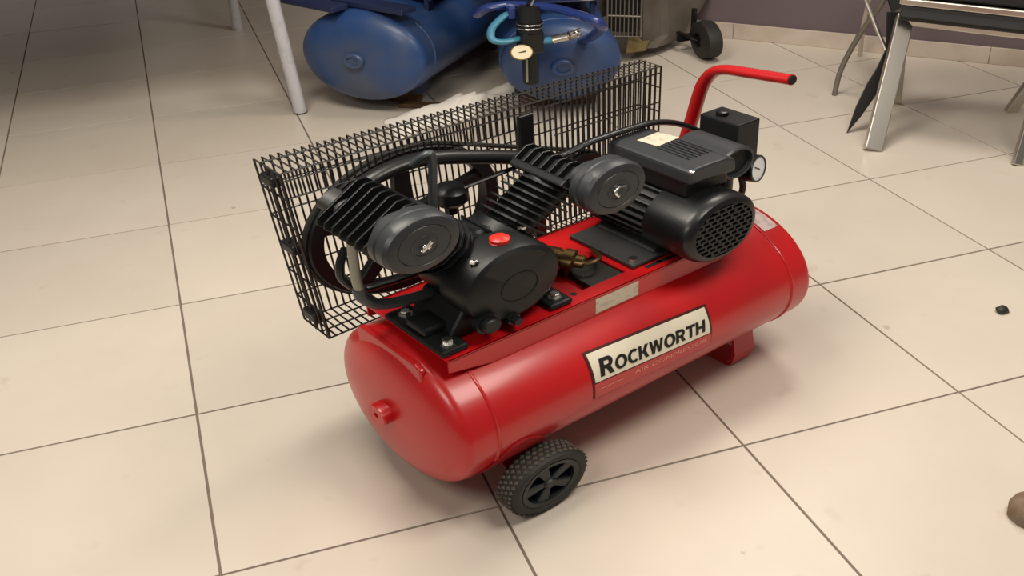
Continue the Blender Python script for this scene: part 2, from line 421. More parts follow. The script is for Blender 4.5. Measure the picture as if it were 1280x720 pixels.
# wheels at the left end
def make_wheel(y_out, sgn):
    wx, rw, wd_ = -.352, .111, .062
    yc = y_out + sgn*wd_/2
    w = MB().lathe((wx, y_out, rw), (0, sgn, 0), [(0.004,.078),(0,.084),(.001,.098),(.010,.1065),(.02,.108),(.042,.108),(.052,.1065),(.061,.098),(.062,.084),(.058,.078)], 48, closed=True).build('wheel', M['rubber'], comp, angle=50)
    tr = MB()   # diamond tread
    n = 40
    for k in range(n):
        for q in range(4):
            a = 2*math.pi*(k + .5*(q % 2))/n; yy = y_out + sgn*(.012 + q*.0125)
            c = lambda da, dy, rr: Vector((wx + rr*math.cos(a+da), yy + sgn*dy, rw + rr*math.sin(a+da)))
            h = math.pi/n*.86
            tr.add([c(-h,0,.1075), c(0,-.0065,.1075), c(h,0,.1075), c(0,.0065,.1075), c(-h*.5,0,.111), c(0,-.0032,.111), c(h*.5,0,.111), c(0,.0032,.111)],
                   [(4,5,6,7),(0,1,5,4),(1,2,6,5),(2,3,7,6),(3,0,4,7)])
    tag(tr.build('tread', M['tread'], w, smooth=False), kind='stuff')
    MB().lathe((wx,y_out,rw), (0,sgn,0), [(.003,.066),(.001,.079),(.06,.079),(.056,.066)], 40, closed=True).build('rim', M['wheel'], w, angle=30)
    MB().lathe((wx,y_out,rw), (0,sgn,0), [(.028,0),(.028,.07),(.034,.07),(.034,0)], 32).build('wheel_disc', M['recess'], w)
    MB().lathe((wx,y_out,rw), (0,sgn,0), [(0,0),(0,.013),(.004,.017),(.03,.02),(.03,0)], 20).build('hub', M['wheel'], w, angle=30)
    for k in range(5):
        a = 2*math.pi*k/5 + .62
        d = Vector((math.cos(a),0,math.sin(a))); t = Vector((-math.sin(a),0,math.cos(a))); o = Vector((wx,0,rw))
        pts = [o + d*.012 - t*.008, o + d*.069 - t*.017, o + d*.069 + t*.017, o + d*.012 + t*.008]
        for p in pts: p.y = y_out + sgn*.005
        MB().prism(pts, (0,sgn*.024,0)).build('spoke', M['wheel'], w, smooth=False, bevel=.003)
    return w
make_wheel(-.275, 1); make_wheel(.275, -1)
MB().cyl((-.352,-.24,.111), (-.352,.24,.111), .009, 12).build('axle', M['steel'], comp)
for sy in (-1, 1):
    # bracket plate from the tank down to the axle, and the pad welded to the shell
    y = sy*.17
    MB().prism([(-.42,y,.185),(-.285,y,.185),(-.315,y,.095),(-.392,y,.095)], (0,sy*.01,0)).build('axle_bracket', M['red_dark'], comp, smooth=False, bevel=.002)
    vs = []; fs = []
    for lay in (.0, .006):
        for i in range(9):
            x = -.505 + .205*i/8; wq = math.sin(math.pi*(i+.6)/9.2)**.5
            for k in range(5):
                a = R(-66 + (57*wq)*k/4) ; rr = RT + lay
                vs.append(Vector((x, sy*rr*math.cos(a), ZC + rr*math.sin(a))))
    for l in (0, 1):
        for i in range(8):
            for k in range(4):
                q = [l*45+i*5+k, l*45+(i+1)*5+k, l*45+(i+1)*5+k+1, l*45+i*5+k+1]; fs.append(q if l else q[::-1])
    for i in range(8):
        for k in (0, 4): fs.append([i*5+k, (i+1)*5+k, 45+(i+1)*5+k, 45+i*5+k])
    for k in range(4):
        for i in (0, 8): fs.append([i*5+k, i*5+k+1, 45+i*5+k+1, 45+i*5+k])
    MB().add(vs, fs).build('bracket_pad', M['red_dark'], comp, angle=40)
# foot strap at the right end
ft = MB(); p = []
prof_o = [(-.15,.155),(-.162,.06),(-.152,.012),(-.135,0),(.135,0),(.152,.012),(.162,.06),(.15,.155)]
prof_i = [(.143,.155),(.153,.06),(.144,.016),(.132,.009),(-.132,.009),(-.144,.016),(-.153,.06),(-.143,.155)]
ft.prism([(.366,y,z) for y, z in prof_o + prof_i], (.074,0,0)).build('foot', M['red'], comp, smooth=False)

# ---- pump
PX, PZ = -.325, .76
crank = MB().lathe((PX,0,PZ), (0,-1,0), [(-.07,0),(-.07,.095),(-.06,.112),(.040,.118),(.046,.127),(.118,.127),(.131,.121),(.137,.108),(.1375,0)], 56).build('crankcase', M['cast'], comp, angle=30)
ring(MB(), (PX+.010,-.1372,PZ-.012), (0,1,0), .048, .0018, 40).build('embossed_ring', M['cast'], crank)
b = MB()
b.prism([(PX-.105,-.10,PZ-.055),(PX-.135,-.10,DZ+.04),(PX-.150,-.10,DZ+.0015),(PX+.13,-.10,DZ+.0015),(PX+.13,-.10,DZ+.03),(PX+.105,-.10,PZ-.05)], (0,.150,0))
b.build('crankcase_base', M['cast'], crank, smooth=False, bevel=.008)
for (x0, x1) in ((-.520,-.452), (-.235,-.172)):
    MB().box((x0,-.142,DZ+.0012), (x1,.075,DZ+.022)).build('mounting_foot', M['cast'], crank, smooth=False, bevel=.006)
    MB().box((x0+.008,-.070,DZ+.02), (x1+.01,.004,DZ+.05)).build('foot_web', M['cast'], crank, smooth=False, bevel=.006)
    for (y0, y1) in ((-.142,-.078), (.012,.072)):
        bx, by = (-.487 if x0 < -.3 else -.202), (y0+y1)/2 - .004
        MB().lathe((bx,by,DZ+.022), (0,0,1), [(0,0),(0,.017),(.004,.017),(.004,.0115),(.016,.0115),(.017,.009),(.017,0)], 6).build('bolt', M['steel'], crank, smooth=False)
MB().lathe((-.405,-.128,.668), (0,-1,0), [(0,0),(0,.031),(.018,.031),(.018,.024),(.030,.024),(.033,.02),(.033,0)], 20).build('sight_glass', M['cast'], crank, angle=30)
MB().lathe((-.338,-.125,.645), (0,-1,0), [(0,0),(0,.018),(.02,.018),(.02,.012),(.036,.012),(.036,0)], 6).build('drain_plug', M['cast'], crank, smooth=False)
MB().lathe((-.325,-.088,.872), (0,0,1), [(0,0),(0,.026),(.010,.026),(.014,.022),(.024,.022),(.030,.016),(.031,0)], 20).build('oil_cap', M['red_plastic'], crank, angle=40)
MB().prism([(-.40,-.03,.84),(-.25,-.03,.84),(-.27,-.03,.885),(-.38,-.03,.885)], (0,.09,0)).build('top_boss', M['cast'], crank, smooth=False, bevel=.012)
for k in range(4):
    MB().box((-.40+k*.042,-.045,.878), (-.395+k*.042,.06,.892)).build('casting_rib', M['cast'], crank, smooth=False, bevel=.001)
for (x, y, z) in ((-.245,-.06,.875), (-.405,-.105,.862)):
    MB().lathe((x,y,z), (0,0,1), [(0,0),(0,.011),(.008,.011),(.010,.007),(.010,0)], 6).build('bolt', M['steel'], crank, smooth=False)

for side, ang, dr in ((-1, R(-41), .022), (1, R(48), -.004)):
    s, c = math.sin(ang), math.cos(ang)
    rad = Vector((s,0,c)); tan = Vector((c,0,-s)); yv = Vector((0,1,0)); o = Vector((PX,0,PZ))
    cyl = MB().lathe(o + yv*.005, rad, [(.08,0),(.08,.078),(.125,.078),(.13,.060),(.29+dr,.060),(.29+dr,0)], 32).build('cylinder', M['cast'], comp, angle=30)
    for k in range(7):
        q = .145 + k*.0205*(1 + dr*4)
        rr = .080
        pts = []
        for (st_, sy_) in ((-1,-1),(1,-1),(1,1),(-1,1)):
            for cc in (0, 1, 2):
                aa = math.atan2(sy_, st_) + (cc-1)*.45
                pts.append(o + rad*q + tan*(rr*1.10*math.cos(aa)) + yv*(.005 + rr*1.10*math.sin(aa)))
        MB().prism(pts, rad*.0055).build('cooling_fin', M['cast'], cyl, smooth=False)
    hb = .284 + dr
    head = MB().obox(o + rad*(hb+.012) + yv*.002, (tan, yv, rad), (.080 if side < 0 else .065, .090, .0125)).build('cylinder_head', M['cast'], comp, smooth=False, bevel=.005)
    MB().obox(o + rad*(hb+.045) + yv*.002, (tan, yv, rad), (.046, .082, .022)).build('head_core', M['cast'], head, smooth=False)
    for k in range(7):
        y = .088 - k*.0287
        a0, a1 = hb + .024, hb + (.100 if side < 0 else .084)
        tw = .080 if side < 0 else .064
        pts = [o + rad*a0 - tan*tw, o + rad*(a1-.014) - tan*tw, o + rad*a1 - tan*(tw-.016), o + rad*a1 + tan*(tw-.016), o + rad*(a1-.014) + tan*tw, o + rad*a0 + tan*tw]
        for p in pts: p.y = y - .003
        MB().prism(pts, (0,.006,0)).build('cooling_fin', M['black'], head, smooth=False, bevel=.0012)
    if side < 0:
        g = MB().cyl(o + rad*(hb+.06) + yv*.095 - tan*.012, o + rad*(hb+.085) + yv*.135 - tan*.012, .032, 18)
        g.build('outlet_elbow', M['alu'], head, angle=30)
    # air filter in front of the head
    fx, fz = ((-.570, 1.052) if side < 0 else (-.086, 1.000))
    filt = MB().lathe((fx,0,fz), (0,-1,0), [(.085,0),(.085,.05),(.122,.05),(.124,.083),(.128,.0865),(.145,.0865),(.148,.083),(.151,.083),(.154,.0865),(.174,.0860),(.182,.080),(.185,.070),(.1855,.060),(.184,.058),(.1855,.056),(.187,0)], 48).build('air_filter', M['grey_plastic'], comp, angle=28)
    ring(MB(), (fx,-.1855,fz), (0,1,0), .030, .002, 30).build('moulded_ring', M['grey_plastic'], filt)
    if side < 0:
        MB().obox((fx,-.190,fz), ((1,0,.9),(0,1,0),(-.9,0,1)), (.016,.005,.005)).obox((fx,-.190,fz), ((1,0,-.9),(0,1,0),(.9,0,1)), (.010,.005,.0045)).build('wing_nut', M['steel'], filt, smooth=False, bevel=.002)
    else:
        MB().tube(spline([(fx-.004,-.190,fz-.018),(fx-.014,-.190,fz-.002),(fx-.004,-.190,fz+.013),(fx+.014,-.190,fz+.010)], 4), .0045, 8).build('wing_nut', M['steel'], filt)
    MB().cyl((fx,-.07,fz), (fx,-.119,fz), .034, 18).build('intake_neck', M['cast'], filt)

# ---- flywheel, belt, motor pulley
FY0, FY1, FZ = .250, .286, .775
fly = MB().lathe((PX,0,FZ), (0,1,0), [(FY0,.225),(FY0,.258),(FY0+.004,.262),(FY1-.004,.262),(FY1,.258),(FY1,.225)], 64, closed=True).build('flywheel', M['cast'], comp, angle=30)
MB().lathe((PX,0,FZ), (0,1,0), [(.07,0),(.07,.03),(.235,.03),(.24,.055),(.30,.055),(.30,0)], 28).build('hub', M['cast'], fly, angle=30)
for k in range(5):
    a = 2*math.pi*k/5 + .35
    d = Vector((math.cos(a),0,math.sin(a))); t = Vector((-math.sin(a),0,math.cos(a))); o = Vector((PX,FY0+.006,FZ))
    MB().prism([o + d*.045 - t*.026, o + d*.232 - t*.019, o + d*.232 + t*.019, o + d*.045 + t*.026], (0,.024,0)).build('spoke', M['cast'], fly, smooth=False, bevel=.004)
MX, MZ = .215, .725
MB().lathe((MX,0,MZ), (0,1,0), [(.13,0),(.13,.02),(.245,.02),(.245,.072),(.255,.072),(.268,.06),(.281,.072),(.291,.072),(.291,0)], 32).build('motor_pulley', M['cast'], comp, angle=30)
bp = []
import itertools
phi = math.asin((.262 - .07)/math.hypot(MX-PX, MZ-FZ)); base = math.atan2(MZ-FZ, MX-PX)
for k in range(25):
    a = base + math.pi/2 - phi + (2*math.pi - (math.pi - 2*phi))*k/24
    bp.append(Vector((PX + .265*math.cos(a), .268, FZ + .265*math.sin(a))))
for k in range(9):
    a = base - math.pi/2 + phi + (math.pi - 2*phi)*k/8
    bp.append(Vector((MX + .074*math.cos(a), .268, MZ + .074*math.sin(a))))
MB().tube(bp, .008, 8, closed=True).build('drive_belt', M['rubber'], comp)

# ---- belt guard cage
guard = empty('belt_guard', (0,0,0)); guard.parent = comp
tag(guard, 'black wire mesh cage guarding the belt')
def gp(s, face, h):
    """s along the guard, face 0 = near .. 1 = far, h = 0 bottom .. 1 top"""
    xb = -.575 + s*(.50+.575); xt = -.640 + s*(.50+.640)
    zb = .455 - .005*s; zt = 1.100 - .045*s
    yn = .230 + .035*s
    return Vector((xb + (xt-xb)*h, yn + (.345-yn)*face, zb + (zt-zb)*h))
WR = .0027
NW = 60
for k in range(NW + 1):
    s = k/NW
    skirt_h = .86 if s < .66 else .25
    pts = [gp(s,0,0), gp(s,1,0), gp(s,1,1), gp(s,0,1), gp(s,0,skirt_h)]
    if s > .60: pts[-1] = gp(s,0,.03)
    MB().tube(pts, WR, 5).build('wire', M['wire'], guard)
hw = []
for h in (0, .17, .34, .51, .68, .85): hw.append([gp(i/24, 1, h) for i in range(25)])
for fc in (.70,): hw.append([gp(i/24, fc, 1) + Vector((0,0,.004)) for i in range(25)])
for fc in (.33, .66): hw.append([gp(i/24, fc, 0) for i in range(25)])
for h in (0, .955, 1.0): hw.append([gp(i/24, 0, h) for i in range(25)])
hw.append([gp(i/24, 0, .86) for i in range(17)])
for h in (.25, .5, .75): hw.append([gp(.66 + .34*i/8, 0, h) for i in range(9)])
for q in hw: MB().tube(q, WR*1.05, 5).build('wire', M['wire'], guard)
for s in (0, 1):
    for fc in (0, .25, .5, .75): MB().tube([gp(s,fc,0), gp(s,fc,1)], WR*(1.6 if fc in (0,.5) and s == 0 else 1), 5).build('wire', M['wire'], guard)
    for h in (.17,.34,.51,.68,.85): MB().tube([gp(s,0,h), gp(s,1,h)], WR, 5).build('wire', M['wire'], guard)
for h in (.10, .53, .93):
    a = gp(0, .25, h); b_ = gp(0, .72, h)
    MB().box((a.x-.012, a.y, a.z-.018), (a.x+.014, b_.y, a.z+.018)).build('clamp', M['plastic'], guard, smooth=False, bevel=.005)
MB().box((-.028,.208,.905), (.016,.222,1.062)).build('guard_bracket', M['black'], comp, smooth=False, bevel=.003)
MB().box((-.02,.16,.60), (.01,.212,.93)).build('guard_stay', M['black'], comp, smooth=False, bevel=.003)

# ---- pipes
MB().tube(spline([(-.575,.118,1.012),(-.560,.11,1.036),(-.514,.11,1.069),(-.465,.11,1.088),(-.405,.11,1.095),(-.335,.11,1.082),(-.22,.11,1.036),(-.10,.11,.982)]), .0225, 16).build('transfer_pipe', M['black'], comp)
MB().tube(spline([(-.425,.06,1.118),(-.415,.035,1.155),(-.402,.03,1.160),(-.398,.03,1.12),(-.401,.03,1.057),(-.406,.03,.93),(-.40,.03,.88)]), .0100, 10).build('breather_tube', M['dark_tube'], comp)
MB().tube([(-.297,.12,.942),(-.282,.10,.952),(-.121,.10,.963)], .0065, 8).build('unloader_tube', M['black'], comp)
MB().lathe((-.297,.12,.86), (0,0,1), [(0,0),(0,.014),(.03,.014),(.035,.03),(.05,.040),(.085,.040),(.10,.030),(.105,0)], 24).build('breather_cap', M['black'], comp, angle=40)
MB().tube(spline([(-.600,.02,.99),(-.606,.02,.954),(-.606,.02,.894),(-.605,.02,.833),(-.598,.02,.785),(-.590,.03,.765)]), .0110, 12).build('discharge_tube', M['palegrey'], comp)
MB().tube(spline([(-.600,.022,.800),(-.594,.02,.765),(-.560,.02,.722),(-.50,.02,.700),(-.40,.02,.685)]), .0155, 12).build('discharge_elbow', M['dark_tube'], comp)
MB().tube(spline([(-.590,.08,.90),(-.606,.08,.85),(-.603,.08,.795),(-.565,.08,.742),(-.50,.08,.728),(-.40,.08,.72)]), .010, 10).build('discharge_tube', M['black'], comp)
MB().tube(spline([(-.06,.09,.955),(.013,.09,.958),(.068,.09,.969),(.126,.09,.973),(.223,.09,.971),(.305,.09,.961),(.40,.09,.915),(.49,.08,.83),(.50,.06,.76)]), .0105, 12).build('delivery_pipe', M['black'], comp)
# brass check valve rising out of the deck opening
bv = MB().lathe((-.118,.040,.655), (.62,-1,-.10), [(0,0),(0,.026),(.020,.026),(.020,.032),(.050,.032),(.050,.026),(.062,.026),(.062,.034),(.086,.034),(.090,.020),(.11,.020),(.11,0)], 16).build('check_valve', M['brass'], comp, angle=30)
MB().cyl((-.080,-.012,.575), (-.080,-.012,.64), .014, 14).build('valve_stem', M['brass'], bv)
MB().box((-.085,-.108,.586), (.010,-.006,.597)).build('opening_shade', M['rubber'], deck, smooth=False)  # made-up dark slab that puts shade into the deck opening
MB().tube(spline([(-.058,-.05,.635),(-.03,-.06,.64),(.0,-.04,.63),(.02,.01,.62)]), .006, 8).build('valve_tube', M['brass'], bv)

# ---- motor
motor = MB().lathe((MX,0,MZ), (0,-1,0), [(-.135,0),(-.135,.095),(-.125,.104),(.10,.104),(.10,0)], 40).build('motor', M['alu'], comp, angle=30)
for k in range(30):
    a = 2*math.pi*k/30
    if 1.15 < a < 2.0 : continue
    d = Vector((math.cos(a),0,math.sin(a))); t = Vector((-math.sin(a),0,math.cos(a)))
    MB().obox(Vector((MX,.02,MZ)) + d*.111, (d,(0,1,0),t), (.010,.102,.0028)).build('cooling_fin', M['fin_grey'], motor, smooth=False)
MB().lathe((MX,0,MZ), (0,-1,0), [(.08,.108),(.08,.123),(.195,.123),(.208,.120),(.217,.112),(.221,.102),(.222,.095),(.214,.095),(.212,0),(.10,0),(.10,.108)], 56).build('fan_cover', M['black'], motor, angle=28)
gr = MB().lathe((MX,0,MZ), (0,-1,0), [(.2125,.0),(.2125,.096),(.2135,.096),(.2135,0)], 40).build('fan_recess', M['recess'], motor)
cover = motor
rr = .095
for k in range(-5, 6):
    z = k*.0172; hw_ = math.sqrt(max(rr*rr - z*z, 0))
    if hw_ < .01: continue
    MB().box((MX-hw_, -.2215, MZ+z-.0028), (MX+hw_, -.2150, MZ+z+.0028)).build('grille_bar', M['plastic'], motor, smooth=False)
    for m in range(-4, 5):
        x = (m + .5*(k % 2))*.0235
        if abs(x) < .092 and math.hypot(x, z+.0086) < .088:
            MB().box((MX+x-.0034, -.2210, MZ+z+.002), (MX+x+.0034, -.2152, MZ+z+.0155)).build('grille_bar', M['plastic'], motor, smooth=False)
MB().box((.03,-.118,DZ+.0012), (MX+.13,.10,DZ+.016)).build('motor_base', M['alu'], motor, smooth=False, bevel=.003)
MB().prism([(MX-.10,-.10,DZ+.015),(MX+.10,-.10,DZ+.015),(MX+.07,-.10,MZ-.06),(MX-.07,-.10,MZ-.06)], (0,.19,0)).build('motor_foot', M['alu'], motor, smooth=False)
MB().lathe((.05,-.098,DZ+.016), (0,0,1), [(0,0),(0,.012),(.010,.012),(.010,0)], 6).build('bolt', M['steel'], motor, smooth=False)
# terminal box
tb = MB().prism([(.158,-.150,.835),(.30,-.150,.835),(.30,-.150,.90),(.158,-.150,.90)], (0,.235,0)).build('terminal_box', M['plastic'], comp, smooth=False, bevel=.006)
lid = MB().prism([(.150,-.168,.895),(.305,-.168,.885),(.300,-.168,.935),(.270,-.168,.950),(.172,-.168,.952),(.154,-.168,.940)], (0,.268,0)).build('box_lid', M['grey_plastic'], tb, smooth=False, bevel=.006)
for k in range(7):
    MB().box((.196+k*.0125,-.120,.9515), (.2005+k*.0125,-.020,.9555)).build('vent_rib', M['grey_plastic'], tb, smooth=False, bevel=.001)
MB().add([(.196,.046,.9532),(.272,.050,.9532),(.282,-.010,.9532),(.204,-.016,.9532)], [(0,3,2,1)]).build('rating_label', M['label'], tb, smooth=False)
MB().lathe((.162,-.160,.938), (-.3,-.3,1), [(0,0),(0,.008),(.006,.007),(.007,0)], 12).build('screw', M['steel'], tb)
cp = MB().lathe((.352,.02,.878), (0,-1,0), [(0,0),(0,.056),(.005,.061),(.150,.061),(.155,.056),(.155,.050),(.140,.048),(.140,0)], 32).build('capacitor_housing', M['grey_plastic'], comp, angle=28)
MB().lathe((.352,.02,.878), (0,-1,0), [(.1405,0),(.1405,.048),(.143,.048),(.143,0)], 24).build('housing_opening', M['recess'], cp)
# pressure switch on its riser, with gauge
sw = MB().box((.445,-.050,.765), (.528,.074,.950)).build('pressure_switch', M['plastic'], comp, smooth=False, bevel=.004)
MB().lathe((.478,.03,.949), (0,0,1), [(0,0),(0,.016),(.014,.016),(.017,.012),(.017,0)], 18).build('switch_knob', M['black'], sw, angle=30)
MB().cyl((.485,.01,.56), (.485,.01,.768), .020, 16).build('riser_pipe', M['black'], comp)
gd = Vector((.30,-.93,.12)).normalized(); gc = Vector((.460,-.105,.797))
gg = MB().lathe(gc, gd, [(-.075,0),(-.075,.032),(-.026,.038),(-.022,.047),(.004,.048),(.006,.046),(.006,.042),(.002,.042),(.002,0)], 32).build('pressure_gauge', M['black'], comp, angle=28)
MB().lathe(gc, gd, [(.0022,0),(.0022,.042),(.0034,.042),(.0034,0)], 32).build('gauge_dial', M['white'], gg)
gu = gd.cross(Vector((0,0,1))).normalized(); gv = gu.cross(gd)
MB().obox(gc + gd*.0042 + (gu*.5 + gv*.4)*.012, (gu*.78+gv*.62, gd, gv*.78-gu*.62), (.017,.0007,.0016)).build('gauge_needle', M['sign_black'], gg, smooth=False)
MB().lathe(gc + Vector((-.012,.02,.035)), (0,0,1), [(0,0),(0,.014),(.018,.014),(.022,.010),(.022,0)], 16).build('bleed_knob', M['black'], gg, angle=30)
MB().cyl((.425,-.02,.825), (.422,-.085,.822), .042, 20).build('gauge_manifold', M['black'], gg, angle=30)
MB().tube(spline([(.43,-.07,.80),(.435,-.08,.76),(.45,-.075,.70),(.46,-.05,.62),(.46,-.02,.57)]), .0085, 8).build('power_cable', M['rubber'], comp)

# ---- handle at the right end
hp = [Vector((.490,.205,.555)), Vector((.495,.180,.70)), Vector((.500,.152,.853)), Vector((.500,.128,.985)), Vector((.500,.112,1.045)), Vector((.500,.085,1.092)), Vector((.500,.045,1.115)), Vector((.500,-.02,1.126)), Vector((.500,-.152,1.145))]
han = MB().tube(spline(hp, 6), .0185, 18).build('handle', M['red'], comp)
MB().cyl((.500,-.1505,1.1448), (.500,-.1545,1.1453), .0150, 18).build('tube_end', M['recess'], han)

# ------------------------------------------------------------------ blue compressors in the background
def blue_machine(name, label, apex, heading, r, xh, s, d, zc, deck_y, deck_z, deck_x0):
    h = R(heading); L = xh + s + d
    o = empty(name, (apex[0] + L*math.cos(h), apex[1] + L*math.sin(h), 0), h)
    tag(o, label, 'air compressor', 'blue compressors behind the red one')
    t = MB().lathe((0,0,zc), (1,0,0), tank_profile(r, xh, s, d), 64).build('tank', M['blue'], o, angle=60)
    for sx in (-1, 1): ring(MB(), (sx*xh,0,zc), (1,0,0), r, .005).build('weld_seam', M['blue'], t)
    MB().lathe((-L+.006,0,zc), (-1,0,0), [(0,0),(0,.05),(.022,.05),(.026,.044),(.026,.03),(.018,.026),(.018,0)], 24).build('plug_boss', M['blue'], t, angle=30)
    for sx in (-1, 1):
        x = sx*xh*.86
        MB().prism([(x,-.16,0),(x,.16,0),(x,.18,zc-r*.75),(x,-.18,zc-r*.75)], (.05,0,0)).build('foot', M['rust'], o, smooth=False, bevel=.004)
        for sy in (-1, 1):
            MB().box((x-.02,sy*.17-.02,zc-r-.005-.0), (x+.07,sy*.17+.02,zc-r*.55)).build('foot_gusset', M['blue_dark'], o, smooth=False)
    dk = MB().box((deck_x0,-deck_y,deck_z-.012), (xh*.95,deck_y,deck_z)).build('mounting_deck', M['blue_dark'], o, smooth=False, bevel=.003)
    for sy in (-1, 1):
        MB().box((deck_x0,sy*deck_y-.006,deck_z-.05), (xh*.95,sy*deck_y+.006,deck_z)).build('side_flange', M['blue_dark'], dk, smooth=False, bevel=.003)
        for x in (-xh*.7, xh*.4):
            MB().box((x,sy*deck_y*.9-.01,zc+r*.55), (x+.05,sy*deck_y*.9+.01,deck_z-.01)).build('deck_leg', M['blue_dark'], dk, smooth=False)
    return o
b1 = blue_machine('blue_air_compressor', 'dusty blue compressor tank nearest the white table leg', (.849,2.612), 48, .300, .50, .075, .085, .385, .215, .725, -.36)
for (p, q) in (((.650,2.960),(.822,2.676)), ((.840,2.860),(1.074,2.506))):
    a_ = b1.matrix_basis.inverted() @ Vector((*p, .455)); c_ = b1.matrix_basis.inverted() @ Vector((*q, .455)); a_.z /= K; c_.z /= K
    MB().obox((a_+c_)/2, (c_-a_, (0,0,1), (c_-a_).cross(Vector((0,0,1)))), ((c_-a_).length/2, .018, .045)).build('cross_rail', M['blue_dark'], b1, smooth=False, bevel=.004)
fp = [b1.matrix_basis.inverted() @ Vector((*p, 0)) for p in ((1.03,2.655),(1.215,2.545),(1.235,2.585),(1.05,2.695))]
MB().prism([(p.x, p.y, .001) for p in fp], (0,0,.03)).build('rusty_skid', M['rust'], b1, smooth=False, bevel=.003)
# faint strokes scratched on the head of the first tank, with motor, pump and box masses added above for shade, and guard wires
for (p, q) in (((-.648,.075,.475),(-.648,-.03,.452)), ((-.642,-.03,.452),(-.625,-.033,.55)), ((-.622,.165,.42),(-.605,.17,.53))):
    MB().tube([p, ((Vector(p)+Vector(q))/2 + Vector((-.004,0,0))), q], .004, 6).build('raised_mark', M['blue_dark'], b1)
MB().lathe((.02,.16,.86), (0,-1,0), [(0,0),(0,.13),(.02,.14),(.34,.14),(.36,.12),(.36,0)], 32).build('motor', M['blue_dark'], b1, angle=30)
MB().box((-.30,-.15,.716), (-.10,.12,1.0)).build('pump_shade_block', M['cast'], b1, smooth=False, bevel=.01)  # simplified pump mass added for its shading
MB().box((.0,-.36,.80), (.40,-.245,1.35)).build('shade_box', M['cast'], b1, smooth=False, bevel=.01)  # added solid mass above the view, blocks lamp light from the floor
g1 = MB().box((.0,-.375,.775), (.40,-.365,.785)).build('guard_rail', M['wire'], b1, smooth=False)
for k in range(17): MB().tube([(k*.025,-.37,.78), (k*.025,-.37,1.15)], .004, 5).build('guard_wire', M['wire'], g1)
for k in range(6): MB().tube([(.0,-.37,.80+k*.05), (.40,-.37,.80+k*.05)], .004, 5).build('guard_wire', M['wire'], g1)

b2 = blue_machine('blue_air_compressor', 'bright blue compressor tank behind the red compressor cage with a filter regulator in front', (1.630,2.215), 74, .250, .33, .07, .08, .352, .17, .68, -.25)
# bright tubular handle round the end of the second machine
def w2l(o, p):
    return o.matrix_basis.inverted() @ Vector(p)
hpts = [(1.30,2.30,.46),(1.32,2.246,.495),(1.36,2.24,.50),(1.429,2.235,.50),(1.547,2.117,.50),(1.594,1.987,.50),(1.622,1.90,.498),(1.66,1.90,.47),(1.69,1.98,.43),(1.70,2.10,.37),(1.72,2.24,.32)]
lp = [w2l(b2, p) for p in hpts]
tb2 = MB()
tb2.tube([Vector((q.x, q.y, q.z/K)) for q in spline(lp, 5)], .024, 12)
tb2.build('handle', M['blue_bright'], b2)
MB().lathe((-.22,-.13,.68), (0,0,1), [(0,0),(0,.045),(.05,.05),(.075,.028),(.09,.024),(.10,.036),(.14,.036),(.15,0)], 20).build('intake_silencer', M['silencer'], b2, angle=30)
MB().tube(spline([(-.22,-.08,.74),(-.20,.0,.78),(-.16,.06,.75),(.0,.1,.80)]), .018, 10).build('hose', M['greytube'], b2)
MB().box((-.20,-.10,.682), (.20,.10,1.15)).build('pump_shade_block', M['cast'], b2, smooth=False, bevel=.01)  # pump mass added above to shade the floor behind
gb = MB().box((-.42,.17,.82), (-.12,.40,1.35)).build('shade_box', M['cast'], b2, smooth=False, bevel=.01)  # unseen box added to keep lamp light off the floor between tanks
for k in range(9): MB().box((-.428,.18+k*.025,.83), (-.42,.19+k*.025,1.34)).build('shade_box_slat', M['wire'], gb, smooth=False)

# filter regulator standing in front of the second blue tank
rg = empty('filter_regulator', (1.47,2.16,0))
tag(rg, 'black filter regulator with cream gauge hanging from the blue handle', 'filter regulator')
Z = lambda z: z/K
MB().lathe((0,0,0), (0,0,1), [(Z(.195),0),(Z(.195),.024),(Z(.203),.032),(Z(.335),.032),(Z(.335),0)], 22).build('filter_bowl', M['plastic'], rg, angle=30)
MB().tube([(-.026,-.030,Z(.215)), (-.026,-.030,Z(.33))], .005, 8).build('sight_tube', M['palegrey'], rg)
MB().box((-.046,-.042,Z(.325)), (.046,.042,Z(.415))).build('regulator_body', M['black'], rg, smooth=False, bevel=.01)
MB().lathe((0,0,0), (0,0,1), [(Z(.41),0),(Z(.41),.050),(Z(.445),.050),(Z(.445),.044),(Z(.508),.041),(Z(.508),0)], 24).build('adjusting_knob', M['plastic'], rg, angle=30)
for z in (.428, .443): ring(MB(), (0,0,Z(z)), (0,0,1), .052, .0035, 28).build('collar_ring', M['steel'], rg)
gdir = Vector((-.25,-.80,.62)).normalized(); g0 = Vector((-.055,-.055,Z(.345)))
rgg = MB().lathe(g0, gdir, [(-.04,0),(-.04,.02),(-.004,.044),(.012,.044),(.012,.040),(.010,.040),(.010,0)], 26).build('gauge', M['brass'], rg, angle=30)
MB().lathe(g0, gdir, [(.0105,0),(.0105,.040),(.012,.040),(.012,0)], 26).build('gauge_dial', M['cream'], rgg)
MB().obox(g0 + gdir*.0135, ((1,-.3,.35), gdir, (0,.3,1)), (.018,.001,.003)).build('gauge_needle', M['sign_black'], rgg, smooth=False)
MB().cyl((.044,-.02,Z(.370)), (.082,-.03,Z(.372)), .020, 14).build('hose_fitting', M['cyan'], rg)
MB().cyl((.082,-.03,Z(.372)), (.14,-.045,Z(.382)), .024, 14).build('quick_coupling', M['chrome'], rg)
MB().lathe((.14,-.045,Z(.382)), (.05,-.015,.016), [(0,0),(0,.016),(.014,.030),(.024,.016),(.036,.026),(.055,.012),(.055,0)], 14).build('coupling_tip', M['chrome'], rg, angle=30)
MB().tube([(.15,-.05,Z(.395)), (.19,-.06,Z(.41))], .008, 8).build('coupling_lever', M['chrome'], rg)
